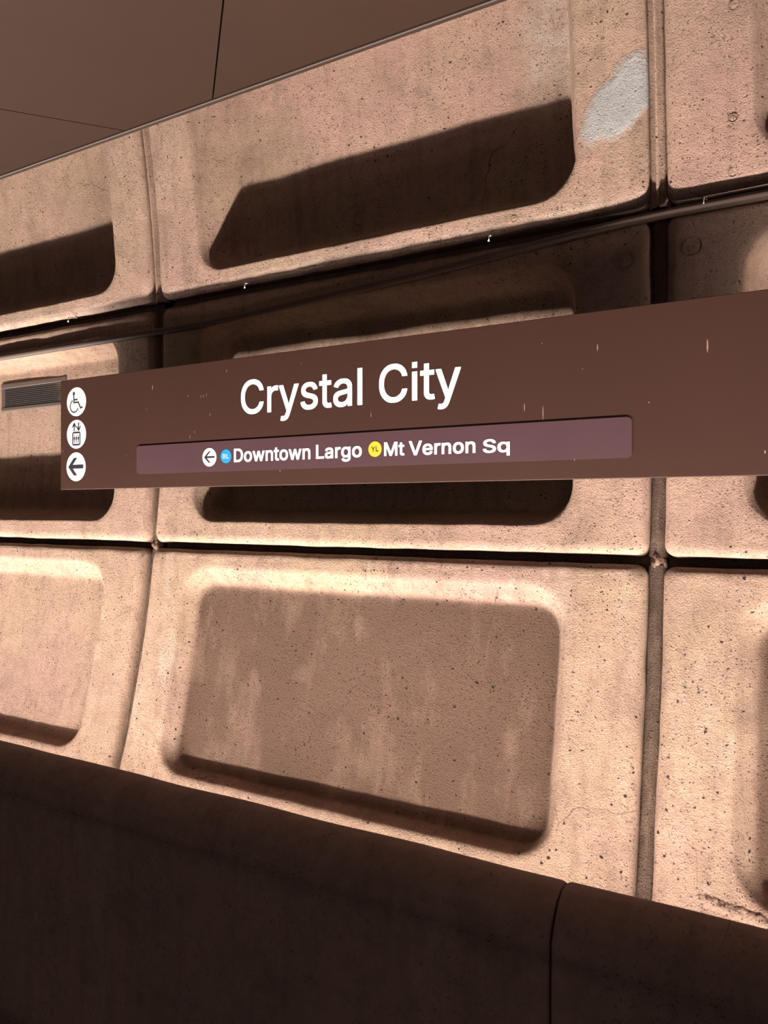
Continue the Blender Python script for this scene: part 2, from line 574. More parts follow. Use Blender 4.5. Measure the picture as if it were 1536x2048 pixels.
# a rough raised seam low on the right-hand panel
def seam_ridge():
    pts = [(1372, 1784), (1395, 1796), (1420, 1804), (1445, 1815), (1470, 1826), (1500, 1834), (1536, 1852), (1580, 1870)]
    v, f = [], []
    n = 60
    for i in range(n + 1):
        t = i / n * (len(pts) - 1); j = min(int(t), len(pts) - 2); q = t - j
        u = pts[j][0] + (pts[j + 1][0] - pts[j][0]) * q; w = pts[j][1] + (pts[j + 1][1] - pts[j][1]) * q
        xk, kk = kpix(u, w)
        th, y = theta_of(kk)
        taper = min(1, i / 14)
        for m in range(7):
            d = (m - 3) / 3
            pz = Vector((i * .45, m * .8, 3.3))
            v.append(wp(xk * y + noise.noise(pz) * .003, th + (d * .0075 * taper + noise.noise(pz * 1.7) * .0022) / R,
                        .0015 - (1 - d * d) * .0034 * taper + noise.noise(pz * 2.3) * .0018 * taper))
    for i in range(n):
        for m in range(6):
            f.append((i * 7 + m, (i + 1) * 7 + m, (i + 1) * 7 + m + 1, i * 7 + m + 1))
    o = mesh_obj('seam_ridge', v, f, CONC, None, True)
    centre_origin(o); put(o, panels['C', 1])
seam_ridge()

# ------------------------------------------------------------------ platform floor and trough
fl = bevel_box('floor', -4.2, 3.2, -2.2, 1.16, -.80, -.75, 0, FLOOR)
tag(fl, 'brown platform floor', None, 'structure')
hs = bevel_box('lamp_housing', -4.0, 2.6, LY - .024, LY + .030, LZ - .05, LZ - .012, .006, LAMP)  # housing of the unseen lamp row in the trough
tag(hs, None, None, 'structure')
sd = bevel_box('light_blocker', -4.0, 2.6, LY - .0245, LY - .0225, LZ - .045, -.525, 0, VENTD)  # unseen blade added to keep lamp light off the parapet back
put(sd, hs)
st = bevel_box('stand', -3.9, 2.5, LY - .012, LY + .012, -.75, LZ - .05, 0, LAMP)
put(st, hs)

# ------------------------------------------------------------------ parapet
par = empty('parapet', W3(-.157, .52, -.75), 'dark concrete parapet with a rounded top edge running along the bottom', 'parapet')
def parapet_section(x0, x1, seed):
    fy, yb, r0 = .483, .536, .034
    zc = -.288
    prof = [(.455, -.75), (.455, -.512), (.458, -.506), (.470, -.5035), (.476, -.498), (.479, -.48)]
    for i in range(9): prof.append((.479 + .004 * (i / 8), -.48 + (zc + .48) * ((i + 1) / 9)))
    for i in range(13):
        a = math.pi - math.pi * i / 12
        cy = fy + r0
        prof.append((cy + r0 * math.cos(a) * (1 if a > math.pi / 2 else (yb - cy) / r0), zc + r0 * math.sin(a)))
    prof += [(yb, -.4), (yb, -.55), (yb, -.75)]
    k = len(prof)
    ym = sum(p[0] for p in prof) / k
    xs = [x0, x0 + .0012, x0 + .004]
    n = 60
    xs += [x0 + .004 + (x1 - x0 - .008) * i / n for i in range(1, n)] + [x1 - .004, x1 - .0012, x1]
    v, f = [], []
    for x in xs:
        e = min(x - x0, x1 - x)
        sh = .0008 if e < .0006 else (.0003 if e < .003 else 0)
        for (y, z) in prof:
            q = Vector((x * 14 + seed, y * 14, z * 14))
            w = noise.noise(q) * .0011
            if e < .005: w += noise.noise(q * 7) * .0006
            yy = y + (sh if y < ym else -sh) + w
            zz = z - (sh if z > zc else 0) + w * .6
            v.append(W3(x + (noise.noise(q * 5) * .0006 if e < .003 else 0), yy, zz))
    for i in range(len(xs) - 1):
        for j in range(k - 1):
            f.append((i * k + j, i * k + j + 1, (i + 1) * k + j + 1, (i + 1) * k + j))
    f.append(tuple(range(k - 1, -1, -1)))
    m0 = (len(xs) - 1) * k
    f.append(tuple(m0 + j for j in range(k)))
    o = mesh_obj('parapet_section', v, f, PARA, None, True)
    for p in o.data.polygons[-2:]: p.use_smooth = False
    bm = bmesh.new(); bm.from_mesh(o.data); bmesh.ops.recalc_face_normals(bm, faces=bm.faces); bm.to_mesh(o.data); bm.free()
    centre_origin(o); put(o, par)
XJ = -.1585
for i in (-2, -1, 0):
    parapet_section(XJ + i * .95 + .0009, XJ + (i + 1) * .95 - .0009, i * 3.7)
# mortar in the joints
for i in (-1, 0):
    o = bevel_box('joint_strip', XJ + i * .95 - .0026, XJ + i * .95 + .0026, 0.496, .529, -.745, -.270, .002, BACKING)
    put(o, par)

# ------------------------------------------------------------------ ceiling over the platform
CZ = .504
CEDGE = CZ / .700
SEAM = CZ / .709
ceil = bevel_box('ceiling', -4.6, 2.6, -1.9, SEAM + .002, CZ + .006, CZ + .06, 0, SOFFIT_GAP)
tag(ceil, 'brown metal canopy soffit with diagonal panel joints', None, 'structure')
tr = bevel_box('trim_2', -4.6, 2.6, SEAM + .0004, CEDGE, CZ - .0003, CZ + .07, .005, TRIM)
tag(tr, None, None, 'structure')

P1 = Vector((-1.3092, 1.4099)) * CZ
D1 = Vector((-.2753, .2655)).normalized()
P2 = Vector((-1.6122, 1.4107)) * CZ
D2 = Vector((.1839, .2367)).normalized()
def isect(p, d, q, e):
    den = d.x * e.y - d.y * e.x
    t = ((q.x - p.x) * e.y - (q.y - p.y) * e.x) / den
    return p + d * t
O2 = isect(P1, D1, P2, D2)
def clip(poly, nx, ny, c):   # keep nx*x + ny*y <= c
    out = []
    for i in range(len(poly)):
        a, b = poly[i], poly[(i + 1) % len(poly)]
        da, db = nx * a.x + ny * a.y - c, nx * b.x + ny * b.y - c
        if da <= 0: out.append(a)
        if (da < 0 < db) or (db < 0 < da): out.append(a + (b - a) * (da / (da - db)))
    return out
SP = .56
gap = .0009
for i in range(-6, 7):
    for j in range(-6, 7):
        q = [O2 + D1 * (SP * (i + a)) + D2 * (SP * (j + b)) for (a, b) in ((0, 0), (1, 0), (1, 1), (0, 1))]
        c = sum(q, Vector((0, 0))) / 4
        q = [p + (c - p).normalized() * gap * 1.45 for p in q]
        for (nx, ny, cc) in ((0, 1, SEAM - .0026), (0, -1, 1.7), (1, 0, 1.6), (-1, 0, 3.6)):
            if q: q = clip(q, nx, ny, cc)
        if len(q) < 3: continue
        ar = abs(sum(q[t].x * q[(t + 1) % len(q)].y - q[(t + 1) % len(q)].x * q[t].y for t in range(len(q)))) / 2
        if ar < .0004: continue
        vs = [W3(p.x, p.y, CZ) for p in q] + [W3(p.x, p.y, CZ + .0058) for p in q]
        n_ = len(q)
        fs = [tuple(range(n_)), tuple(range(2 * n_ - 1, n_ - 1, -1))] + [(t, n_ + t, n_ + (t + 1) % n_, (t + 1) % n_) for t in range(n_)]
        o = mesh_obj('ceiling_panel', vs, fs, SOFFIT)
        bm = bmesh.new(); bm.from_mesh(o.data); bmesh.ops.recalc_face_normals(bm, faces=bm.faces); bm.to_mesh(o.data); bm.free()
        centre_origin(o); put(o, ceil)

# ------------------------------------------------------------------ sign
YS = .8858
sign = empty('station_sign', W3(-.668 * YS, YS + .009, .04 * YS), 'long brown sign with white lettering naming the station, mounted in front of the coffered wall', 'sign')
def sx(k): return k * YS
X0, X1 = sx(-1.3317), sx(-.004)
ZB, ZT = sx(.0405), sx(.2575)
put(bevel_box('sign_panel', X0, X1, YS, YS + .0105, ZB, ZT, .0012, SIGN), sign)
for k in (-1.12, -.66, -.2):
    th, y = theta_of(.15)
    put(bevel_box('bracket', sx(k) - .012, sx(k) + .012, YS + .009, .948 if k != -.66 else 1.012, sx(.12), sx(.16), .002, TRIM), sign)

def prism(name, polys, y_front, thick, mat, parent):
    """flat cut-outs (lists of outline points in sign units x,z) given a small thickness"""
    v, f = [], []
    for poly in polys:
        n_ = len(poly); b = len(v)
        ar = sum(poly[t][0] * poly[(t + 1) % n_][1] - poly[(t + 1) % n_][0] * poly[t][1] for t in range(n_))
        if ar < 0: poly = poly[::-1]
        v += [W3(p[0], y_front, p[1]) for p in poly] + [W3(p[0], y_front + thick, p[1]) for p in poly]
        f.append(tuple(range(b, b + n_)))
        f.append(tuple(range(b + 2 * n_ - 1, b + n_ - 1, -1)))
        f += [(b + t, b + n_ + t, b + n_ + (t + 1) % n_, b + (t + 1) % n_) for t in range(n_)]
    o = mesh_obj(name, v, f, mat)
    centre_origin(o); put(o, parent)
    return o
def circle(cx, cz, r, n=48, a0=0, a1=2 * math.pi):
    return [(cx + r * math.cos(a0 + (a1 - a0) * i / n), cz + r * math.sin(a0 + (a1 - a0) * i / n)) for i in range(n)]
def quad_line(a, b, w):
    dx, dz = b[0] - a[0], b[1] - a[1]
    L = math.hypot(dx, dz); nx, nz = -dz / L * w / 2, dx / L * w / 2
    return [(a[0] + nx, a[1] + nz), (b[0] + nx, b[1] + nz), (b[0] - nx, b[1] - nz), (a[0] - nx, a[1] - nz)]
def arc_band(cx, cz, r, w, a0, a1, n=36):
    o = [(cx + (r + w / 2) * math.cos(a0 + (a1 - a0) * i / n), cz + (r + w / 2) * math.sin(a0 + (a1 - a0) * i / n)) for i in range(n + 1)]
    q = [(cx + (r - w / 2) * math.cos(a0 + (a1 - a0) * i / n), cz + (r - w / 2) * math.sin(a0 + (a1 - a0) * i / n)) for i in range(n, -1, -1)]
    return o + q
def rrect(x0, x1, z0, z1, r, n=6):
    return [(p[0], p[1]) for p in rounded_ring(x0, x1, z0, z1, r, 1, 1, n)]

YF = YS - .0003
PR = sx(.0284)
PX = sx(-1.2842)
discs = []
for kz in (.2125, .1487, .0849):
    discs.append(prism('pictogram_disc', [circle(PX - (0.0012 * YS if kz < .1 else 0), sx(kz), PR)], YF, .0003, WHITE, sign))
def ui(cz, pts, cx=PX): return [(cx + p[0] * PR, cz + p[1] * PR) for p in pts]
YG = YF - .0002
# wheelchair user
cz = sx(.2125)
pl = []
w = .085
pl.append([(PX + (-.26 + .105 * math.cos(t)) * PR, cz + (.57 + .12 * math.sin(t)) * PR) for t in [2 * math.pi * i / 24 for i in range(24)]])
for a, b in (((-.27, .48), (-.25, -.08)), ((-.25, .14), (.12, .14)), ((-.29, -.05), (.22, -.05)), ((.19, -.03), (.46, -.50)), ((.42, -.47), (.66, -.40))):
    pl.append(quad_line(*ui(cz, (a, b)), w * PR))
pl.append(arc_band(PX - .22 * PR, cz - .30 * PR, .42 * PR, .07 * PR, math.radians(112), math.radians(338)))
prism('symbol', pl, YG, .0002, BLACK, discs[0])
# lift
cz = sx(.1487)
pl = []
for (x, s) in ((-.22, 1), (.24, -1)):
    zt = .74 if s > 0 else .26
    pl.append(quad_line(*ui(cz, ((x, .22 if s > 0 else .78), (x, zt - .06 * s))), .095 * PR))
    for q in (-1, 1):
        pl.append(quad_line(*ui(cz, ((x, zt + .02 * s), (x + q * .19, zt - .27 * s))), .085 * PR))
bx0, bx1, bz0, bz1 = -.42, .42, -.78, .16
t = .09
pl += [ui(cz, p) for p in ([(bx0, bz0 + .1), (bx0 + t, bz0 + .1), (bx0 + t, bz1 - .1), (bx0, bz1 - .1)],
                            [(bx1 - t, bz0 + .1), (bx1, bz0 + .1), (bx1, bz1 - .1), (bx1 - t, bz1 - .1)],
                            [(bx0, bz1 - .1), (bx0 + .1, bz1), (bx1 - .1, bz1), (bx1, bz1 - .1)],
                            [(bx0, bz0 + .1), (bx1, bz0 + .1), (bx1 - .1, bz0), (bx0 + .1, bz0)])]
for x in (-.21, 0, .21):
    pl.append([(PX + (x + .035 * math.cos(q)) * PR, cz + (-.10 + .035 * math.sin(q)) * PR) for q in [2 * math.pi * i / 12 for i in range(12)]])
    pl.append(ui(cz, [(x - .075, -.19), (x + .075, -.19), (x + .06, -.36), (x + .02, -.44), (x - .02, -.44), (x - .06, -.36)]))
    pl.append(quad_line(*ui(cz, ((x, -.42), (x, -.62))), .05 * PR))
prism('symbol', pl, YG, .0002, BLACK, discs[1])
def arrow(cx, cz, r, k=1.0):
    o = [(-.80, 0), (-.22, .60), (.12, .60), (-.34, .13), (.76, .13), (.76, -.13), (-.34, -.13), (.12, -.60), (-.22, -.60)]
    return [(cx + p[0] * r * k, cz + p[1] * r * k) for p in o]
prism('symbol', [arrow(PX - .0012 * YS, sx(.0849), PR)], YG, .0002, BLACK, discs[2])

# little scratches in the paint
marks = []
for (u, vv, hpx, wpx) in ((305, 775, 16, 3), (453, 742, 9, 2), (376, 792, 6, 2), (402, 793, 9, 1.6), (407, 792, 8, 1.6), (413, 789, 8, 1.6), (420, 829, 10, 2), (293, 819, 4, 2),
                          (380, 874, 10, 1.6), (389, 864, 7, 1.6), (252, 911, 4, 2), (603, 727, 4, 1.6), (742, 830, 14, 1.6), (1084, 687, 4, 2), (1195, 695, 16, 2.4), (1415, 692, 28, 3.4),
                          (1049, 815, 18, 2.2), (1086, 826, 32, 2), (1298, 805, 4, 2.4), (1165, 738, 3, 2), (1149, 920, 4, 2), (1530, 904, 7, 3), (126, 902, 7, 2), (560, 942, 4, 3)):
    a, b = kpix(u, vv)
    a *= YS; b *= YS
    hh = hpx / FPX * YS / 2; ww = wpx / FPX * YS / 2
    marks.append([(a - ww, b - hh * .3), (a, b - hh), (a + ww, b - hh * .2), (a + ww * .6, b + hh * .7), (a, b + hh), (a - ww * .8, b + hh * .6)])
sc_ = prism('scratch', marks, YS - .0001, .0001, plain('bare_scratch', (.17, .105, .075), .6), sign)
sc_['kind'] = 'stuff'

# raised destination strip
YI = YS - .0012
strip = prism('destination_strip', [rrect(sx(-1.1148), sx(-.2211), sx(.0664), sx(.1182), .006)], YI, .0012, STRIP, sign)
YJ = YI - .0003
d1 = prism('arrow_disc', [circle(sx(-.9343), sx(.0914), sx(.0161), 40)], YJ, .0003, WHITE, sign)
def thin_arrow(cx, cz, r):
    o = [(-.74, 0), (-.10, .60), (.14, .60), (-.38, .09), (.74, .09), (.74, -.09), (-.38, -.09), (.14, -.60), (-.10, -.60)]
    return [(cx + p[0] * r, cz + p[1] * r) for p in o]
prism('symbol', [thin_arrow(sx(-.9343), sx(.0914), sx(.0161))], YJ - .0002, .0002, BLACK, d1)
d2 = prism('line_disc', [circle(sx(-.8965), sx(.0918), sx(.0118), 40)], YJ, .0003, BLUE, sign)
d3 = prism('line_disc', [circle(sx(-.5998), sx(.0921), sx(.0117), 40)], YJ, .0003, YELLOW, sign)

# ------------------------------------------------------------------ lettering (outlines of plain grotesque letters)
GLYPHS = {
 "medium": {
  "C": [510,[[286,525,235,524,210,520,187,514,165,505,148,496,132,486,114,472,87,443,71,421,59,399,49,376,41,349,35,323,32,295,31,229,33,203,37,175,49,132,59,110,72,87,86,66,102,49,124,29,143,15,167,2,188,-6,211,-12,238,-16,291,-16,326,-11,345,-6,368,3,398,20,416,34,433,50,455,78,466,99,473,115,478,132,483,154,483,167,479,170,402,170,398,167,392,146,382,125,371,110,357,96,336,82,315,72,293,66,270,63,247,65,229,69,210,76,190,87,175,98,164,109,151,124,140,142,131,160,124,180,116,218,114,260,119,306,124,329,131,347,145,375,156,391,167,404,181,416,195,425,220,437,252,444,279,445,307,439,336,427,354,415,366,404,384,380,392,362,398,342,402,338,479,338,483,341,483,355,480,370,472,395,465,411,455,430,443,447,419,473,393,493,358,510,327,520,304,524]]],
  "r": [259,[[224,395,191,394,166,388,143,375,122,357,121,386,118,389,47,389,43,386,43,-6,46,-10,119,-10,123,-7,124,231,127,255,134,273,143,287,154,297,171,307,184,312,204,315,235,313,249,313,253,316,253,391,250,394]]],
  "y": [389,[[378,389,299,389,295,386,212,156,195,103,179,151,94,386,90,389,12,389,8,386,8,370,150,-2,134,-46,125,-61,117,-70,106,-76,94,-79,68,-76,55,-76,52,-79,38,-131,38,-145,41,-149,59,-153,74,-155,108,-155,134,-150,153,-142,169,-131,183,-118,198,-98,214,-65,380,369,381,386]]],
  "s": [365,[[203,394,172,394,142,391,114,383,88,370,73,358,55,339,44,318,38,295,37,258,41,236,45,226,53,212,72,192,89,180,115,168,132,163,210,144,231,136,247,126,252,118,256,109,257,103,252,88,247,81,237,72,225,65,210,60,183,56,169,57,151,61,130,71,120,80,115,86,110,96,104,113,101,116,86,116,29,104,26,102,26,87,32,64,41,46,55,28,71,13,88,1,111,-9,138,-15,161,-18,215,-17,246,-11,274,0,298,15,320,37,333,58,340,83,341,122,337,142,333,153,326,167,317,178,307,187,284,202,259,213,170,235,151,242,132,253,126,259,122,266,119,277,121,284,125,294,132,302,144,311,156,316,171,320,187,322,211,319,223,314,232,309,240,301,248,291,258,271,261,268,277,268,330,280,334,283,334,297,324,323,309,346,293,362,274,376,252,386,228,392]]],
  "t": [227,[[133,481,59,481,56,478,55,390,0,389,-3,387,-3,321,0,317,55,316,55,76,59,52,68,32,78,19,89,8,103,-1,118,-8,134,-12,151,-14,186,-14,205,-12,220,-8,223,-5,223,9,212,60,208,63,194,63,170,60,155,63,144,71,140,79,138,87,136,99,136,316,137,317,211,318,214,321,214,386,210,389,136,390,136,477]]],
  "a": [389,[[208,394,171,394,144,390,117,382,91,370,66,351,47,329,40,317,31,299,31,284,36,281,92,264,106,264,110,268,116,278,127,293,145,307,161,314,174,318,190,320,205,320,230,313,242,306,251,298,259,285,263,271,265,255,262,248,254,243,237,238,160,228,109,218,78,207,66,200,54,192,41,179,34,169,28,157,23,142,21,124,21,92,23,73,27,59,39,35,47,26,60,13,71,4,84,-3,98,-9,117,-15,144,-18,176,-18,204,-15,220,-10,239,-1,255,11,266,21,267,-6,270,-10,343,-10,346,-6,346,270,344,290,339,312,332,327,320,345,309,358,291,371,272,381,256,387,229,392],[265,171,265,134,262,121,258,109,251,97,244,87,234,78,222,69,209,63,194,59,173,56,159,57,144,60,126,67,113,78,107,87,102,105,105,117,112,131,126,142,138,147,162,154,231,165]]],
  "l": [175,[[127,519,49,519,45,515,45,-6,49,-10,126,-10,130,-6,130,515]]],
  "i": [175,[[127,519,49,519,46,516,45,437,48,434,126,433,129,436,130,515],[127,389,49,389,45,385,45,-6,49,-10,126,-10,130,-6,130,385]]],
  "L": [393,[[131,518,54,518,50,515,50,-7,54,-10,368,-10,371,-5,371,63,368,67,135,68,134,514]]],
  "B": [456,[[263,518,54,518,50,515,50,-6,53,-10,266,-10,296,-7,319,-3,349,7,367,16,381,26,394,38,404,51,412,63,419,79,425,101,428,125,427,163,424,178,419,195,409,215,395,234,375,252,348,267,368,279,382,293,395,310,402,326,407,351,408,389,406,407,401,425,392,446,383,461,366,479,353,490,330,503,312,510,287,516],[245,441,273,437,291,429,307,417,317,402,324,385,325,368,319,345,308,327,297,316,282,307,266,300,252,297,239,296,135,296,135,441],[243,221,266,219,292,211,312,199,328,184,339,164,345,140,342,121,333,101,323,90,312,82,298,76,280,71,248,67,135,67,135,221]]],
  "Y": [472,[[462,518,375,518,372,516,273,356,237,292,203,350,99,518,11,518,7,515,7,502,8,499,193,201,194,-6,197,-10,274,-10,278,-7,278,201,465,501,465,515]]],},
 "bold": {
  "D": [502,[[257,528,47,528,40,523,40,-13,46,-20,255,-19,293,-15,332,-4,350,3,374,16,403,39,424,60,439,79,453,103,463,126,472,157,479,194,481,225,481,285,477,328,472,355,463,383,452,408,438,432,421,453,396,478,373,495,348,508,321,518,293,524],[221,431,238,430,261,426,291,415,305,408,321,397,335,384,345,371,354,356,364,335,369,318,374,296,379,255,377,235,373,207,364,175,348,144,331,121,318,110,303,101,287,93,268,86,236,79,211,77,145,77,145,431]]],
  "o": [415,[[229,404,177,404,144,398,128,393,111,385,89,370,62,344,42,316,32,296,26,282,17,244,14,207,14,168,16,139,25,99,38,66,51,46,63,31,81,13,94,2,110,-8,125,-15,145,-22,162,-26,181,-28,234,-28,249,-26,281,-19,297,-12,313,-4,332,10,352,30,370,54,387,88,393,108,398,131,401,162,401,213,398,245,393,269,387,288,370,323,358,339,340,358,327,370,307,383,290,392,271,398,251,402],[209,309,226,305,245,297,260,286,271,274,283,254,290,234,296,209,298,182,295,159,288,135,281,118,268,98,257,87,245,79,227,71,207,67,188,71,171,78,159,87,147,98,135,118,127,135,120,164,117,188,121,217,128,243,137,263,148,278,160,290,175,300,194,307]]],
  "w": [567,[[559,399,466,399,460,394,397,168,336,394,330,399,238,399,232,393,170,168,107,394,101,399,8,399,3,393,3,364,118,-15,124,-20,212,-20,219,-14,284,213,348,-14,355,-20,444,-19,449,-14,451,-10,564,362,564,393]]],
  "n": [410,[[250,404,207,404,183,401,166,397,152,391,132,378,131,394,125,399,39,399,33,394,33,-13,38,-20,127,-20,133,-14,134,214,137,242,141,256,147,270,161,287,181,300,193,305,208,308,218,307,230,303,242,298,253,290,262,278,267,268,273,248,276,228,276,-14,283,-20,371,-20,377,-14,377,267,375,288,369,314,361,334,352,350,341,363,324,379,311,388,292,396,271,402]]],
  "t": [227,[[140,491,51,491,46,486,45,400,-7,399,-13,394,-13,313,-7,307,45,306,45,69,49,45,58,25,68,11,81,-2,95,-11,110,-18,127,-22,144,-24,193,-24,209,-22,227,-18,233,-12,233,17,222,68,216,73,186,73,171,71,163,73,154,78,150,87,148,94,146,106,146,306,147,307,218,307,223,312,224,393,218,399,146,400,146,485]]],
  "L": [393,[[139,528,46,528,40,522,40,-14,47,-20,375,-20,381,-13,381,71,375,77,145,78,144,522]]],
  "a": [389,[[216,404,172,404,154,403,125,397,102,389,83,380,63,365,45,347,32,328,21,306,21,277,28,271,85,254,114,254,120,260,126,271,134,282,146,293,164,302,175,306,198,310,221,304,239,293,249,278,254,260,251,255,234,249,146,237,101,228,70,217,58,210,47,202,35,191,24,176,18,165,13,150,11,131,11,85,15,57,20,45,29,28,37,18,52,3,63,-6,76,-13,90,-19,109,-25,137,-28,196,-27,211,-25,228,-20,243,-13,256,-5,257,-14,263,-20,351,-20,356,-13,356,277,354,297,350,315,342,335,331,352,316,368,299,381,279,391,264,397,236,402],[255,157,255,147,252,129,248,116,241,104,234,94,227,88,204,74,189,69,176,67,170,66,158,68,144,72,131,79,123,85,117,95,114,106,119,119,128,128,142,136,161,142,179,146]]],
  "r": [259,[[231,405,198,405,172,402,155,396,132,383,131,394,125,399,39,399,33,394,33,-13,38,-20,127,-20,133,-14,134,224,136,245,142,261,153,279,165,289,178,297,192,302,207,305,227,303,257,303,263,308,263,398,257,404]]],
  "g": [425,[[218,404,167,404,138,399,111,388,97,380,82,368,65,352,54,339,35,308,22,273,15,231,15,159,18,131,24,105,33,80,48,54,60,39,85,16,104,3,127,-7,149,-12,169,-15,223,-15,247,-11,267,-4,291,11,289,-17,284,-33,277,-45,270,-53,262,-59,248,-67,234,-72,218,-75,202,-76,182,-73,168,-68,154,-60,142,-52,121,-26,115,-21,87,-21,36,-49,31,-55,31,-83,33,-89,50,-112,73,-134,92,-147,120,-160,147,-167,171,-170,233,-170,259,-168,291,-161,311,-153,326,-146,348,-129,360,-117,373,-100,385,-74,389,-58,392,-40,392,394,386,399,299,399,293,394,292,377,277,388,259,397,241,402],[206,309,221,306,241,298,258,285,265,276,277,256,285,236,290,213,292,190,288,161,282,140,274,124,264,108,249,95,238,89,217,82,203,80,184,84,170,90,155,99,144,110,135,125,126,144,119,171,117,193,119,214,127,243,134,259,145,277,153,286,169,298,187,305]]],
  "M": [628,[[582,528,463,528,456,523,334,205,315,152,298,200,172,523,165,528,47,528,41,523,40,-13,45,-19,136,-20,142,-14,142,297,266,-14,272,-20,355,-20,362,-14,484,298,485,-14,491,-20,582,-20,587,-15,588,522]]],
  "V": [480,[[477,528,381,528,375,523,271,224,241,135,216,209,104,523,97,528,3,528,-3,523,-3,493,184,-14,189,-20,292,-20,298,-14,483,494,483,522]]],
  "e": [404,[[227,404,184,404,151,400,121,390,109,384,91,373,79,362,61,344,51,331,40,314,32,297,24,275,16,236,14,205,14,168,16,138,19,120,25,98,33,77,41,61,50,46,63,30,78,15,94,2,110,-8,128,-16,149,-23,169,-26,185,-28,251,-27,278,-22,308,-11,322,-3,336,7,358,28,374,50,385,76,385,105,379,111,320,125,292,125,286,120,280,107,270,93,256,81,242,74,229,70,215,67,203,68,189,71,176,76,156,88,144,100,130,121,123,141,121,149,384,150,391,155,391,223,386,263,377,296,361,328,348,346,333,361,316,375,304,383,286,392,268,398,250,402],[206,309,221,306,233,302,246,295,257,286,272,266,282,241,124,241,127,251,135,266,142,276,152,287,165,296,177,302,195,308]]],
  "S": [447,[[253,535,202,535,175,533,138,524,108,510,82,492,70,480,56,463,48,451,41,437,34,410,32,396,32,349,37,321,49,296,58,283,72,269,96,250,114,240,134,231,163,221,252,196,282,184,297,176,308,168,317,157,323,145,323,135,316,117,307,103,297,94,282,85,269,79,248,73,224,70,203,73,180,79,165,86,149,97,140,106,135,114,128,131,124,151,119,156,25,156,19,151,19,117,25,85,36,59,53,34,75,13,102,-5,135,-19,167,-26,203,-29,244,-29,269,-27,304,-21,336,-10,352,-2,369,9,377,16,397,37,409,53,418,70,423,84,427,103,428,122,428,156,426,178,423,191,417,208,407,223,399,233,382,250,356,269,324,284,288,297,210,318,180,330,165,338,152,348,146,354,140,364,137,375,138,383,144,397,155,411,171,422,187,430,204,435,225,438,244,435,261,431,278,423,294,412,306,398,313,382,317,364,323,358,415,358,421,364,420,400,414,430,404,453,387,476,372,490,359,501,330,518,295,530,271,534]]],
  "q": [424,[[218,404,162,403,138,399,120,393,98,381,81,368,62,349,47,329,34,306,25,281,19,258,16,234,14,208,15,156,17,131,24,98,32,77,39,61,49,45,62,27,81,8,97,-4,112,-13,129,-20,153,-26,170,-28,228,-27,249,-23,263,-18,275,-11,290,-1,291,-157,297,-162,386,-162,392,-156,392,394,386,399,299,399,293,394,292,376,274,389,256,398,240,402],[206,309,222,305,241,297,255,287,265,275,275,258,283,239,289,213,291,189,288,163,282,138,274,117,263,100,253,89,238,78,220,71,204,68,189,71,172,78,155,89,144,102,134,118,126,139,119,167,117,190,119,212,124,234,133,257,142,273,154,287,170,298,188,306]]],},}


def word(name, text, xl, xr, zbase, cap, weight, y_front, mat, parent, track=0.0):
    """letters fitted between xl and xr, standing on zbase with cap height cap"""
    x, glyphs, exts = 0.0, [], []
    grow = 10 if weight == 'medium' else 20
    for ch in text:
        adv, loops = GLYPHS[weight][ch]
        outl = [[(x + L[i], L[i + 1]) for i in range(0, len(L), 2)] for L in loops]
        glyphs.append(outl)
        exts += [p[0] for L in outl for p in L]
        x += adv + track
    a, b = min(exts), max(exts)
    kx, kz = (xr - xl) / (b - a), cap / (509.0 + 2 * grow)
    v, f = [], []
    for gi, outl in enumerate(glyphs):
        cu = bpy.data.curves.new('outline', 'CURVE')
        cu.dimensions = '2D'; cu.fill_mode = 'BOTH'
        for L in outl:
            sp = cu.splines.new('POLY'); sp.points.add(len(L) - 1); sp.use_cyclic_u = True
            for q, p in zip(sp.points, L): q.co = (p[0] / 1000, p[1] / 1000, 0, 1)
        ob = bpy.data.objects.new('outline', cu)
        COL.objects.link(ob)
        me = bpy.data.meshes.new_from_object(ob.evaluated_get(bpy.context.evaluated_depsgraph_get()))
        base = len(v)
        yy = y_front - .00003 * (gi % 2)
        v.extend(W3(xl + (q.co.x * 1000 - a) * kx, yy, zbase + (q.co.y * 1000 + grow) * kz) for q in me.vertices)
        f.extend(tuple(base + i for i in pl.vertices) for pl in me.polygons)
        bpy.data.objects.remove(ob); bpy.data.curves.remove(cu); bpy.data.meshes.remove(me)
    o = mesh_obj(name, v, f, mat)
    centre_origin(o); put(o, parent)
    return o

word('lettering', 'Crystal', sx(-.8645), sx(-.6229), sx(.1607), sx(.0572), 'medium', YF, WHITE, sign, -2)
word('lettering', 'City', sx(-.5935), sx(-.4579), sx(.1607), sx(.0572), 'medium', YF, WHITE, sign, -2)
word('lettering', 'Downtown', sx(-.8788), sx(-.7194), sx(.0808), sx(.0232), 'bold', YJ, WHITE, sign, 4)
word('lettering', 'Largo', sx(-.7089), sx(-.6230), sx(.0808), sx(.0225), 'bold', YJ, WHITE, sign, 4)
word('lettering', 'Mt', sx(-.5840), sx(-.5487), sx(.0808), sx(.0210), 'bold', YJ, WHITE, sign, 4)
word('lettering', 'Vernon', sx(-.5415), sx(-.4350), sx(.0802), sx(.0215), 'bold', YJ, WHITE, sign, 4)
word('lettering', 'Sq', sx(-.4240), sx(-.3840), sx(.0795), sx(.0190), 'bold', YJ, WHITE, sign, 4)
word('line_letters', 'BL', sx(-.9035), sx(-.8895), sx(.0880), sx(.0078), 'medium', YJ - .0002, WHITE, d2, 20)
word('line_letters', 'YL', sx(-.6062), sx(-.5935), sx(.0882), sx(.0078), 'medium', YJ - .0002, INK, d3, 20)

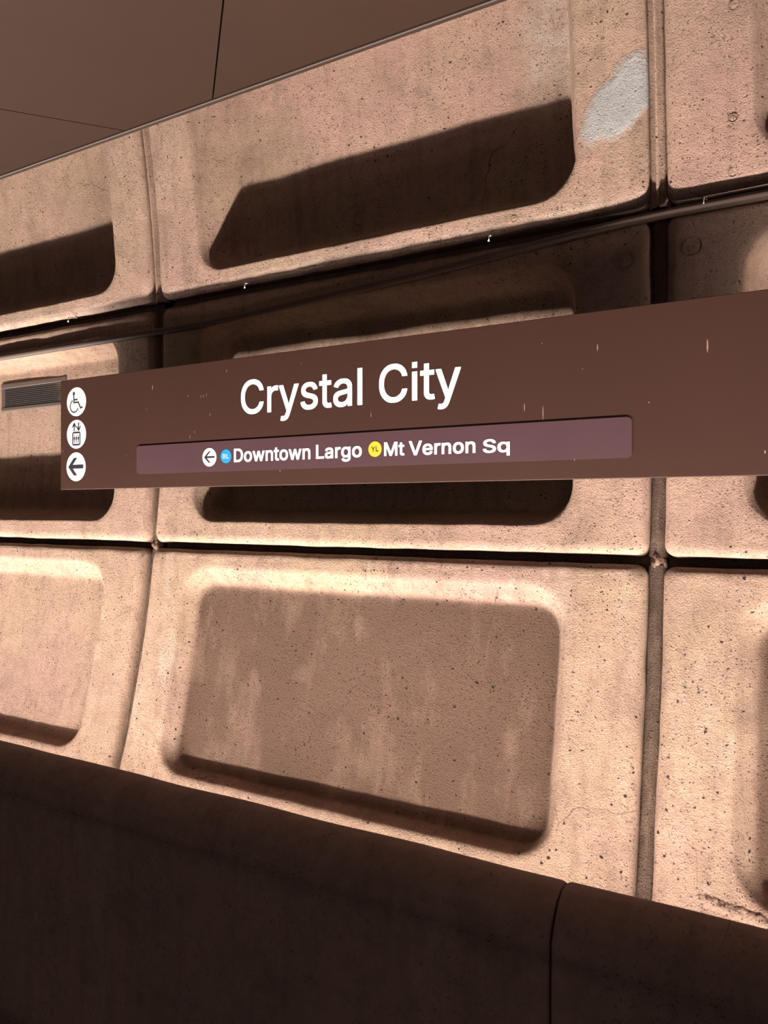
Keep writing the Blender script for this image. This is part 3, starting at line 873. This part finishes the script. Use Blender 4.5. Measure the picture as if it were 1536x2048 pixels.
# ------------------------------------------------------------------ conduit along the top of the middle row
con = empty('conduit', wp(-1.0, TH0 - .04, -.008), 'thin dark conduit pipe running slantwise across the wall above the sign', 'pipe')
def tube(pts, rad, n=10):
    v, f = [], []
    for i, p in enumerate(pts):
        a = pts[max(0, i - 1)]; b = pts[min(len(pts) - 1, i + 1)]
        d = (b - a).normalized()
        up = Vector((0, 0, 1)) if abs(d.z) < .9 else Vector((0, 1, 0))
        s1 = d.cross(up).normalized(); s2 = s1.cross(d)
        for k in range(n):
            q = 2 * math.pi * k / n
            v.append(p + (s1 * math.cos(q) + s2 * math.sin(q)) * rad)
    for i in range(len(pts) - 1):
        for k in range(n):
            f.append((i * n + k, i * n + (k + 1) % n, (i + 1) * n + (k + 1) % n, (i + 1) * n + k))
    f.append(tuple(range(n - 1, -1, -1))); f.append(tuple((len(pts) - 1) * n + k for k in range(n)))
    return v, f
path = [(-2.4, .3215), (-1.4, .3215), (-1.05, .3218), (-.95, .3222), (-.845, .3255), (-.69, .3335), (-.515, .3435), (-.363, .3540), (-.23, .3635), (-.175, .3655), (-.06, .3660), (.3, .3665)]
fine = []
for i in range(len(path) - 1):
    for t in range(6):
        q = t / 6
        fine.append((path[i][0] + (path[i + 1][0] - path[i][0]) * q, path[i][1] + (path[i + 1][1] - path[i][1]) * q))
fine.append(path[-1])
def conduit_point(xk, k, off=-.0052):
    th, y = theta_of(k)
    return wp(xk * y, th, off)
CR = .0056 * U
v, f = tube([conduit_point(a, b) for a, b in fine], CR, 14)
o = mesh_obj('pipe', v, f, PIPE, None, True)
put(centre_origin(o), con)
# small hangers between the pipe and the joint above it
for (u, vv) in ((145, 640), (497, 572), (983, 478), (1410, 404)):
    xk, kk = kpix(u, vv)
    top = conduit_point(xk, kk + .0025, -.0085)
    low = conduit_point(xk, kk - .0055, -.0095)
    v, f = tube([conduit_point(xk, kk + .010, .034), conduit_point(xk, kk + .005, .0), top, low], .0013 * U, 8)
    o = mesh_obj('hanger', v, f, STEEL, None, True)
    put(centre_origin(o), con)

# ------------------------------------------------------------------ ventilation grille in the left coffer
gr = empty('ventilation_grille', W3(-1.43, 1.0, .237), 'dark metal mesh grille set in the left coffer beside the end of the sign', 'grille')
thg, yg = theta_of(.24)
YB = YC + (R + .068) * math.cos(thg)
YG0 = YB - .0030
gx0, gx1, gz0, gz1 = -1.5265 * YG0, -1.316 * YG0, .2085 * YG0, .2665 * YG0
fw, fh = .012, .0085
put(bevel_box('frame_rail', gx0, gx1, YG0, YB + .006, gz1 - fh - .002, gz1, .004, VENTF), gr)
put(bevel_box('frame_rail', gx0, gx1, YG0, YB + .006, gz0, gz0 + fh, .004, VENTF), gr)
put(bevel_box('frame_stile', gx0, gx0 + fw, YG0 + .001, YB + .006, gz0 + fh - .002, gz1 - fh, .003, VENTF), gr)
put(bevel_box('frame_stile', gx1 - fw, gx1, YG0 + .001, YB + .006, gz0 + fh - .002, gz1 - fh, .003, VENTF), gr)
put(bevel_box('inner_plate', gx0 + .004, gx1 - .004, YG0 + .0032, YG0 + .0052, gz0 + .004, gz1 - .004, 0, VENTB), gr)
v, f = [], []
def addbar(x0, x1, z0, z1, y0):
    b = len(v)
    bv, bf = box_data(x0, x1, y0, y0 + .0012, z0, z1)
    v.extend(bv); f.extend([tuple(b + i for i in q) for q in bf])
nxb, nzb = 46, 10
for i in range(nxb):
    x = gx0 + fw + (gx1 - gx0 - 2 * fw) * (i + .5) / nxb
    addbar(x - .0008, x + .0008, gz0 + fh - .002, gz1 - fh, YG0 + .0018)
for i in range(nzb):
    z = gz0 + fh + (gz1 - gz0 - 2 * fh - .002) * (i + .5) / nzb
    addbar(gx0 + fw - .002, gx1 - fw + .002, z - .0008, z + .0008, YG0 + .0014)
o = mesh_obj('wire_mesh', v, f, VENTD)
o['kind'] = 'stuff'
put(centre_origin(o), gr)
